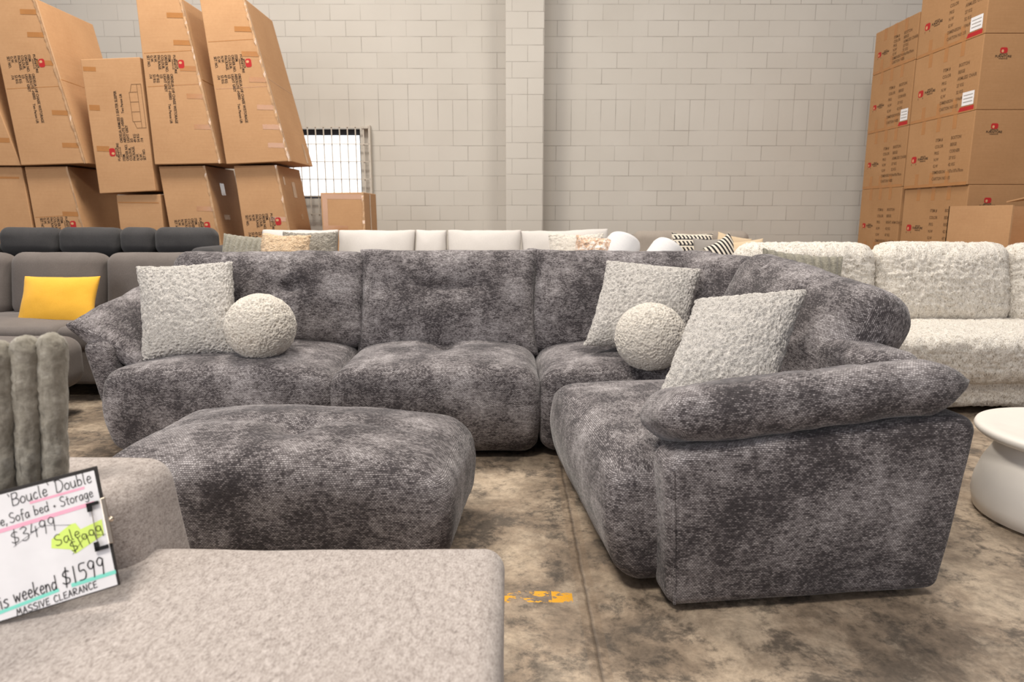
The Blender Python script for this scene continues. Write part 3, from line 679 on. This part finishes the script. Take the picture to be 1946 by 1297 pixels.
# ------------------------------------------------------------------ charcoal recliner behind it
rs = thing('recliner_sofa', 'charcoal recliner sofa with four padded headrests before the left cartons', 'sofa', (-3.5, 6.0, 0))
RM = Matrix.Translation((3.5, -6.0, 0))
def rp(name, size, r, m, **kw): return link(name, soft_box(size, r, (12, 8, 8), kw.get('deform'), 0.004, 6, seed=kw.get('seed', 2)), M_DARK, rs, RM @ m)
rp('sofa_base', (2.1, 0.62, 0.44), 0.05, T(-3.50, 5.80, 0.27))
for i, (x0, x1) in enumerate(((-4.44, -3.93), (-3.925, -3.40), (-3.395, -3.10), (-3.095, -2.58))):
    w = x1 - x0; xc = (x0 + x1) / 2
    rp('headrest', (w, 0.20, 0.24), 0.075, T(xc, 6.03, 0.96, -6), deform=puff(0.02), seed=i); rp('backrest', (w, 0.24, 0.5), 0.06, T(xc, 6.10, 0.64, -8), deform=puff(0.02), seed=i + 9)
rp('arm', (0.2, 0.75, 0.88), 0.06, T(-2.49, 5.86, 0.49)); rp('arm', (0.2, 0.75, 0.88), 0.06, T(-4.56, 5.86, 0.49))
for (x, y) in ((-4.5, 5.55), (-2.5, 5.55), (-4.5, 6.1), (-2.5, 6.1)): link('foot', boxes_mesh([(x - 0.03, x + 0.03, y - 0.03, y + 0.03, 0, 0.07)]), M_BLACK, rs, RM)

# ------------------------------------------------------------------ pale sofa behind, with its cushions
ps = thing('linen_sofa', 'long pale grey linen sofa behind the charcoal one, five back cushions showing', 'sofa', (-0.6, 5.4, 0))
PM = Matrix.Translation((0.6, -5.4, 0))
def pp(name, size, r, m, mat=M_LIGHT, **kw): return link(name, soft_box(size, r, (12, 10, 8), kw.get('deform'), 0.005, 5, seed=kw.get('seed', 2)), mat, ps, PM @ m)
pp('sofa_base', (3.3, 1.0, 0.36), 0.05, T(-0.5, 5.25, 0.24)); pp('back_frame', (3.3, 0.2, 0.78), 0.06, T(-0.5, 5.92, 0.45))
for (x0, x1) in ((-2.1, -1.0), (-1.0, 0.0), (0.0, 1.1)): pp('seat_cushion', (x1 - x0 - 0.01, 0.85, 0.18), 0.06, T((x0 + x1) / 2, 5.2, 0.505), deform=puff(0.02, 2))
for i, (x0, x1) in enumerate(((-2.06, -1.437), (-1.43, -0.797), (-0.79, -0.54), (-0.53, 0.075), (0.085, 0.80))):
    link('back_cushion', pillow(x1 - x0, 0.54, 0.24, 24, 0.03, 0.32, wr=0.006, seed=60 + i), M_LIGHT, ps, PM @ frame(((x0 + x1) / 2, 5.66, 0.80), (1, 0, 0.03 if i == 4 else 0), (0, 0.22, 0.97)))
for (x, y) in ((-2.0, 4.9), (1.0, 4.9), (-2.0, 5.9), (1.0, 5.9)): link('foot', boxes_mesh([(x - 0.03, x + 0.03, y - 0.03, y + 0.03, 0, 0.08)]), M_BLACK, ps, PM)
def ribs(k, amp):
    return lambda a, b, c: (c.x, c.y, c.z + (amp * abs(math.sin(a * k * math.pi / 2)) if c.z > 0 else 0))
FZ = dict(n=50, fz=0.008, fs=50)
throw('throw_pillow', 'ribbed olive grey cushion at the left end of the pale linen sofa', M_RIB, 0.42, 0.42, 0.13, (-2.03, 5.26, 0.83), (0.97, -0.1, -0.06), (0.04, 0.3, 0.95), 71, None, n=70, shape=ribs(9, 0.018))
throw('throw_pillow', 'peach sherpa cushion on the left end of the pale linen sofa', M_PEACH, 0.36, 0.44, 0.14, (-1.70, 5.10, 0.83), (1, -0.05, -0.05), (-0.03, 0.3, 0.95), 72, None, **FZ)
throw('throw_pillow', 'taupe sherpa cushion leaning behind the peach one', M_TAUPE, 0.42, 0.44, 0.14, (-1.58, 5.36, 0.84), (1, 0, 0), (0.02, 0.25, 0.95), 73, None, **FZ)
throw('throw_pillow', 'square textured cream cushion at the right of the pale linen sofa', M_CREAM, 0.42, 0.42, 0.13, (0.50, 5.36, 0.835), (1, 0, 0), (0, 0.25, 0.95), 74, None, **FZ)
throw('throw_pillow', 'small white and orange tan fur cushion before the white bolsters', M_FUR, 0.28, 0.40, 0.16, (0.60, 5.04, 0.83), (1, 0.1, -0.1), (0.1, 0.2, 0.95), 75, None, **FZ)
def bolster(label, o, axis, L, r, seed):
    prof = [(0.001, -L / 2 - 0.03), (r * 0.6, -L / 2 - 0.022), (r * 0.92, -L / 2), (r, -L / 2 + 0.03), (r, 0), (r, L / 2 - 0.03), (r * 0.92, L / 2), (r * 0.6, L / 2 + 0.022), (0.001, L / 2 + 0.03)]
    b = link('bolster_pillow', lathe(prof, 40), M_WHITE); z = Vector(axis).normalized()
    b.matrix_world = Matrix.Translation(o) @ z.to_track_quat('Z', 'Y').to_matrix().to_4x4(); tag(b, label, 'cushion', 'white bolsters behind the sectional')
bolster('white velvet bolster leaning on the pale sofa, the left of two', (0.78, 5.08, 0.86), (0.35, 0.45, 0.75), 0.34, 0.13, 1)
bolster('white velvet bolster nearer the mushroom sofa, the right of two', (1.07, 5.00, 0.83), (0.5, 0.35, 0.6), 0.32, 0.13, 2)

# ------------------------------------------------------------------ mushroom sofa by the back wall
ms = thing('mushroom_sofa', 'mushroom brown sofa along the back wall, right of the pillar', 'sofa', (1.4, 7.2, 0))
BM_ = Matrix.Translation((-1.4, -7.2, 0))
def mp(name, size, r, m, **kw): return link(name, soft_box(size, r, (12, 8, 8), kw.get('deform'), 0.005, 5, seed=kw.get('seed', 2)), M_BROWN, ms, BM_ @ m)
mp('sofa_base', (2.5, 0.9, 0.4), 0.06, T(1.35, 6.95, 0.27)); mp('back_frame', (2.4, 0.18, 0.8), 0.06, T(1.35, 7.38, 0.45))
for i, (x0, x1) in enumerate(((0.28, 1.20), (1.24, 2.44))): mp('back_cushion', (x1 - x0, 0.24, 0.52), 0.09, T((x0 + x1) / 2, 7.12, 0.765 - 0.03 * (1 - i), -8), deform=puff(0.03), seed=i)
mp('seat_cushion', (1.2, 0.66, 0.16), 0.06, T(0.75, 6.78, 0.50)); mp('seat_cushion', (1.2, 0.66, 0.16), 0.06, T(1.96, 6.78, 0.50))
for (x, y) in ((0.2, 6.6), (2.5, 6.6), (0.2, 7.35), (2.5, 7.35)): link('foot', boxes_mesh([(x - 0.03, x + 0.03, y - 0.03, y + 0.03, 0, 0.09)]), M_BLACK, ms, BM_)
throw('throw_pillow', 'cushion with black and cream woven bands on the mushroom sofa', M_BW, 0.42, 0.44, 0.12, (1.80, 6.86, 0.80), (1, 0.0, -0.02), (0.1, 0.25, 0.95), 81, None)
throw('throw_pillow', 'plain mid grey cushion in front of the black and cream banded one', M_MID, 0.34, 0.40, 0.12, (1.93, 6.66, 0.77), (1, 0, 0), (0.12, 0.25, 0.95), 82, None)
throw('throw_pillow', 'black and cream striped cushion beside the tan one on the mushroom sofa', M_STRIPE, 0.38, 0.42, 0.12, (2.02, 6.48, 0.765), (0.75, 0.5, 0.35), (-0.25, 0.2, 0.95), 83, None)
throw('throw_pillow', 'tan cotton cushion at the right end of the mushroom sofa', M_TAN, 0.36, 0.40, 0.13, (2.22, 6.50, 0.76), (1, -0.1, 0.12), (0.05, 0.25, 0.95), 84, None)
throw('throw_pillow', 'pale tan cushion tucked behind the striped one on the mushroom sofa', M_TAN, 0.34, 0.42, 0.12, (2.14, 6.70, 0.79), (1, 0, -0.2), (0.15, 0.2, 0.95), 85, None)

# ------------------------------------------------------------------ cream boucle sofa at right
bs = thing('boucle_sofa', 'cream flecked boucle sofa at the right behind the white table', 'sofa', (2.6, 4.4, 0))
CM = Matrix.Translation((-2.6, -4.4, 0))
def cp_(name, size, r, m, n=(150, 40, 12), **kw): return link(name, soft_box(size, r, n, kw.get('deform'), 0.008, 5, 0.009, 34, seed=kw.get('seed', 2)), M_BOUCLE, bs, CM @ m)
cp_('sofa_base', (2.9, 1.0, 0.20), 0.04, T(2.9, 4.46, 0.15)); cp_('seat_cushion', (2.75, 0.95, 0.27), 0.075, T(2.92, 4.36, 0.345), (190, 60, 14), deform=puff(0.02, 2))
cp_('back_frame', (2.9, 0.22, 0.75), 0.06, T(2.9, 5.02, 0.45))
for i, (x0, x1) in enumerate(((1.53, 2.455), (2.465, 3.365), (3.375, 4.25))): cp_('back_cushion', (x1 - x0, 0.26, 0.56), 0.11, T((x0 + x1) / 2, 4.68, 0.715, -10), (72, 12, 42), deform=puff(0.045), seed=i)
for (x, y) in ((1.6, 4.05), (4.2, 4.05), (1.6, 4.95), (4.2, 4.95)): link('foot', boxes_mesh([(x - 0.03, x + 0.03, y - 0.03, y + 0.03, 0, 0.07)]), M_BLACK, bs, CM)
throw('throw_pillow', 'ribbed olive grey cushion on the cream boucle sofa, peeking over the charcoal back', M_RIB, 0.50, 0.50, 0.14, (1.79, 4.22, 0.715), (0.98, 0, -0.1), (0.0, 0.3, 0.95), 91, None, n=70, shape=ribs(9, 0.018))

# ------------------------------------------------------------------ white pedestal table
tb = thing('side_table', 'round white drum based low table at the right edge of the photo', 'table', (2.2, 2.51, 0))
link('pedestal', lathe([(0.29, 0.0), (0.33, 0.015), (0.342, 0.07), (0.336, 0.13), (0.315, 0.2), (0.285, 0.26), (0.26, 0.305), (0.25, 0.33)], 96), M_TABLE, tb)
link('tabletop', lathe([(0.12, 0.315), (0.30, 0.318), (0.338, 0.325), (0.353, 0.338), (0.357, 0.35), (0.352, 0.362), (0.34, 0.366), (0.29, 0.362), (0.24, 0.352), (0.05, 0.35)], 96), M_TABLE, tb)

# ------------------------------------------------------------------ beige sofa bed in the foreground
sb_ = thing('sofa_bed', 'beige flecked boucle sofa bed in the foreground with the price board on it', 'sofa bed', (-0.8, 1.0, 0))
FM = Matrix.Translation((0.8, -1.0, 0))
def bd(a, b, c, p, h):
    x, y, z = p
    return x, y, z + 0.012 * (1 - a * a) * (1 - b * b) * (c if c > 0 else 0)
link('seat', soft_box((1.7, 1.20, 0.38), 0.045, (40, 30, 8), bd, 0.004, 4, seed=6), M_BED, sb_, FM @ T(-0.868, 0.83, 0.075 + 0.19))
def blk(a, b, c, p, h):
    x, y, z = p; up = (c + 1) / 2
    return x - 0.075 * up * (1 if a > 0 else 0) * a, y, z
link('arm_block', soft_box((0.75, 0.27, 0.53), 0.06, (16, 8, 12), blk, 0.004, 5, seed=7), M_BED, sb_, FM @ T(-1.105, 1.43, 0.36))
for i in range(7):
    x = -0.932 - 0.038 * i
    def tube(a, b, c, p, h, i=i):
        X, Yy, z = p; up = (c + 1) / 2; k = 0.72 + 0.34 * up
        return X * k + 0.04 * up - 0.02, Yy * k - 0.02 * up, z - 0.01 * a * a
    link('back_channel', soft_box((0.046, 0.05, 0.50), 0.0225, (6, 6, 44), tube, 0.003, 14, 0.003, 150, seed=i), M_PLUSH, sb_, FM @ T(x, 1.335 - 0.020 * i, 0.455 + 0.245 - 0.004 * i, -3))
for (x, y) in ((-0.1, 0.35), (-0.1, 1.3), (-1.6, 0.35), (-1.6, 1.3)): link('foot', boxes_mesh([(x - 0.03, x + 0.03, y - 0.03, y + 0.03, 0, 0.09)]), M_BLACK, sb_, FM)

# ------------------------------------------------------------------ hand written price board
G = {'B': (.55, [[(0, 0), (.05, 1)], [(.05, 1), (.4, 1), (.45, .75), (.3, .55), (.05, .52)], [(.05, .52), (.4, .5), (.52, .25), (.35, .02), (0, 0)]]),
 'D': (.6, [[(0, 0), (.06, 1)], [(-.05, .95), (.3, 1), (.55, .7), (.5, .25), (.25, 0), (0, 0)]]),
 'S': (.5, [[(.45, .9), (.25, 1), (.05, .8), (.15, .55), (.4, .4), (.4, .12), (.2, 0), (0, .1)]]),
 's': (.36, [[(.32, .5), (.18, .56), (.05, .42), (.2, .28), (.3, .15), (.15, 0), (0, .06)]]),
 'o': (.42, [[(.2, .55), (.03, .4), (.03, .12), (.18, 0), (.35, .15), (.35, .42), (.2, .55)]]),
 'u': (.44, [[(.02, .55), (.02, .15), (.15, 0), (.32, .15), (.35, .55)], [(.35, .55), (.37, 0)]]),
 'c': (.36, [[(.3, .48), (.18, .55), (.03, .35), (.05, .1), (.18, 0), (.32, .1)]]),
 'l': (.2, [[(.08, 1), (.06, .1), (.14, 0)]]),
 'e': (.4, [[(.05, .28), (.32, .32), (.3, .5), (.16, .55), (.03, .3), (.1, .03), (.22, 0), (.36, .1)]]),
 'b': (.42, [[(.05, 1), (.03, 0)], [(.03, .1), (.08, .45), (.25, .5), (.35, .3), (.28, .05), (.03, .03)]]),
 'd': (.44, [[(.35, .45), (.18, .55), (.03, .35), (.05, .08), (.2, 0), (.36, .25)], [(.38, 1), (.37, 0)]]),
 'f': (.32, [[(.32, .95), (.2, 1), (.13, .8), (.1, -.15)], [(0, .52), (.28, .55)]]),
 'a': (.42, [[(.33, .5), (.18, .55), (.03, .35), (.06, .05), (.2, 0), (.34, .3)], [(.34, .55), (.37, 0)]]),
 't': (.32, [[(.15, .85), (.13, .08), (.25, 0)], [(0, .55), (.3, .58)]]),
 'r': (.32, [[(.05, .55), (.05, 0)], [(.05, .35), (.15, .52), (.3, .54)]]),
 'g': (.42, [[(.33, .5), (.18, .55), (.03, .35), (.08, .05), (.22, .02), (.34, .4)], [(.35, .55), (.34, -.2), (.18, -.35), (.02, -.25)]]),
 'h': (.42, [[(.05, 1), (.03, 0)], [(.03, .3), (.2, .53), (.33, .4), (.35, 0)]]),
 'i': (.16, [[(.06, .55), (.07, 0)], [(.06, .78), (.07, .74)]]),
 'w': (.58, [[(0, .55), (.1, 0), (.25, .4), (.38, 0), (.52, .55)]]),
 'k': (.42, [[(.05, 1), (.03, 0)], [(.34, .55), (.06, .25), (.36, 0)]]),
 'n': (.42, [[(.03, .55), (.03, 0)], [(.03, .3), (.18, .53), (.31, .4), (.34, 0)]]),
 'T': (.5, [[(0, .98), (.5, 1)], [(.26, 1), (.22, 0)]]),
 '$': (.5, [[(.42, .8), (.22, .88), (.06, .68), (.2, .5), (.38, .38), (.36, .16), (.15, .1), (.0, .22)], [(.28, 1.08), (.14, -.1)]]),
 '1': (.26, [[(.12, 1), (.08, 0)]]),
 '3': (.46, [[(.03, .92), (.25, 1), (.38, .8), (.15, .55), (.4, .42), (.36, .1), (.15, 0), (0, .1)]]),
 '4': (.5, [[(.2, 1), (.03, .42), (.42, .45)], [(.36, .75), (.3, -.05)]]),
 '5': (.46, [[(.42, 1), (.12, .98), (.08, .58), (.3, .6), (.4, .35), (.28, .05), (0, .03)]]),
 '9': (.44, [[(.38, .85), (.2, 1), (.04, .8), (.1, .55), (.25, .52), (.37, .8)], [(.37, .85), (.32, .4), (.26, -.05)]]),
 '\'': (.16, [[(.02, 1.05), (.1, .82)]]), ',': (.16, [[(.08, .08), (.02, -.15)]]), '+': (.24, [[(.08, .38), (.1, .15)], [(0, .27), (.2, .28)]]), ' ': (.3, []),
 'M': (.62, [[(0, 0), (.12, 1), (.28, .3), (.45, 1), (.55, 0)]]), 'A': (.5, [[(0, 0), (.24, 1), (.42, 0)], [(.08, .38), (.38, .4)]]), 'I': (.16, [[(.06, 1), (.04, 0)]]),
 'V': (.48, [[(0, 1), (.18, 0), (.42, 1)]]), 'E': (.46, [[(.4, 1), (.06, .95), (.03, 0), (.4, .03)], [(.05, .52), (.34, .53)]]), 'C': (.48, [[(.42, .88), (.2, 1), (.02, .6), (.08, .1), (.25, 0), (.42, .12)]]),
 'L': (.44, [[(.06, 1), (.03, 0), (.38, .03)]]), 'R': (.5, [[(.02, 0), (.05, 1), (.36, .92), (.36, .6), (.06, .5), (.42, 0)]]), 'N': (.5, [[(0, 0), (.05, 1), (.36, 0), (.42, 1)]])}
def smooth_pts(p, k=4):
    if len(p) < 3: return p
    out = []
    for i in range(len(p) - 1):
        p0 = p[max(0, i - 1)]; p1 = p[i]; p2 = p[i + 1]; p3 = p[min(len(p) - 1, i + 2)]
        for j in range(k):
            t = j / k
            out.append(tuple(0.5 * (2 * p1[q] + (p2[q] - p0[q]) * t + (2 * p0[q] - 5 * p1[q] + 4 * p2[q] - p3[q]) * t * t + (3 * p1[q] - p0[q] - 3 * p2[q] + p3[q]) * t ** 3) for q in (0, 1)))
    return out + [p[-1]]
def hand(P, s, a, b, size, wd):
    """write s along the line a -> b (board coordinates)"""
    tot = sum(G[c][0] + 0.08 for c in s); d = Vector((b[0] - a[0], b[1] - a[1])); k = d.length / tot; d.normalize(); n = Vector((-d.y, d.x)); x = 0
    for c in s:
        w, st = G[c]
        for pl in st:
            q = [(a[0] + d.x * (x + px) * k + n.x * py * size, a[1] + d.y * (x + px) * k + n.y * py * size) for px, py in (smooth_pts(pl) if c not in 'MAVENLIwkT41' else pl)]
            P.line(q, wd)
        x += w + 0.08
BR = Vector((-0.729, 1.17, 0.503)); TR = Vector((-0.797, 1.245, 0.708)); BL = Vector((-0.99, 1.07, 0.455))
yd = (TR - BR); xd = (BR - BL)
bf = frame(TR, xd, yd)      # board frame, origin at the top right corner, x to the right, y up, z to the viewer
wbd = thing('price_board', 'black clipboard with a handwritten sale price sheet leaning on the sofa bed', 'sign')
wbd.matrix_world = bf
HB = yd.length; WB = 0.33
KU = (-0.15282109, 1.9393079e-04, -3.3914183e-05, 7.83464e-09, -8.693506e-09, 1.312177e-09)
KV = (0.05098736, -5.722591e-05, -2.3080586e-04, -2.572896e-09, -6.595687e-09, 8.327263e-09)
def cr(x, y):              # distances read off the sheet: right and up from the board's top right corner, in metres
    b = (1, x, y, x * x, x * y, y * y)
    return (sum(p * q for p, q in zip(KU, b)), sum(p * q for p, q in zip(KV, b)))
link('clipboard', boxes_mesh([(-WB, 0, -HB, 0, -0.004, 0)], 0.001), M_BOARD, wbd)
pr = Print(); pr.poly([(-WB + 0.003, -HB + 0.002), (-0.004, -HB + 0.002), (-0.006, -0.0075), (-WB + 0.003, -0.0075)]); pr.put('paper_sheet', M_PAPER, wbd, Matrix(), 0.0004)
h1 = Print(); h1.line([cr(245, 318), cr(665, 200)], 0.0045); h1.line([cr(-260, 625), cr(0, 545), cr(740, 322)], 0.007); h1.put('pink_underline', M_PINK, wbd, Matrix(), 0.0008)
h2 = Print(); h2.line([cr(-200, 1265), cr(0, 1192), cr(460, 1015)], 0.006); h2.line([cr(580, 972), cr(910, 870)], 0.007); h2.put('teal_underline', M_TEAL, wbd, Matrix(), 0.0008)
h3 = Print(); h3.poly([cr(*q) for q in ((410, 610), (560, 490), (600, 480), (640, 530), (810, 450), (828, 570), (600, 725), (560, 690), (410, 680))]); h3.put('lime_highlight', M_LIME, wbd, Matrix(), 0.0008)
for lines, strike in (((("'Boucle' Double", (80, 350), (742, 150), 0.0225, 0.0013),), None), ((('Chaise,', (-190, 560), (72, 486), 0.018, 0.0012), ('Sofa bed + Storage', (85, 480), (752, 265), 0.018, 0.0012),), None),
        ((('$3499', (105, 655), (470, 520), 0.025, 0.0012),), ((110, 670), (330, 500), (560, 495))), ((('Sale', (450, 665), (655, 580), 0.020, 0.0012),), None),
        ((('$1999', (585, 715), (850, 560), 0.021, 0.0012),), ((580, 730), (680, 580), (840, 570))), ((('This', (-110, 1210), (88, 1140), 0.026, 0.0016), ('weekend', (120, 1112), (468, 1000), 0.025, 0.0016), ('$1599', (510, 985), (860, 865), 0.030, 0.0018)), None),
        ((('MASSIVE CLEARANCE', (140, 1218), (785, 985), 0.0115, 0.0013),), None)):
    pen = Print()
    for (txt, a, b, sz, wd) in lines: hand(pen, txt, cr(*a), cr(*b), sz, wd)
    if strike: pen.line([cr(*q) for q in strike], 0.0006)
    pen.put('handwriting', M_PEN, wbd, Matrix(), 0.0012)
cl = link('clip', boxes_mesh([(-0.004, 0.004, -0.150, -0.063, 0.0, 0.006)], 0.001), M_CHROME, wbd); cl['label'] = 'chrome spring clip'
link('clip_wire', boxes_mesh([(-0.0225, -0.0213, -0.148, -0.072, 0.003, 0.0045)]), M_CHROME, cl)
link('rubber_grip', boxes_mesh([(-0.028, -0.008, -0.072, -0.066, 0.002, 0.007), (-0.028, -0.0205, -0.082, -0.066, 0.002, 0.007)]), M_BLACK, cl)
link('rubber_grip', boxes_mesh([(-0.028, -0.006, -0.157, -0.150, 0.002, 0.007), (-0.028, -0.0205, -0.157, -0.140, 0.002, 0.007)]), M_BLACK, cl)
link('rivet', lathe([(0.005, 0), (0.005, 0.004), (0.003, 0.007), (0.0005, 0.008)], 16), M_CHROME, cl, T(0.007, -0.106, 0.0))
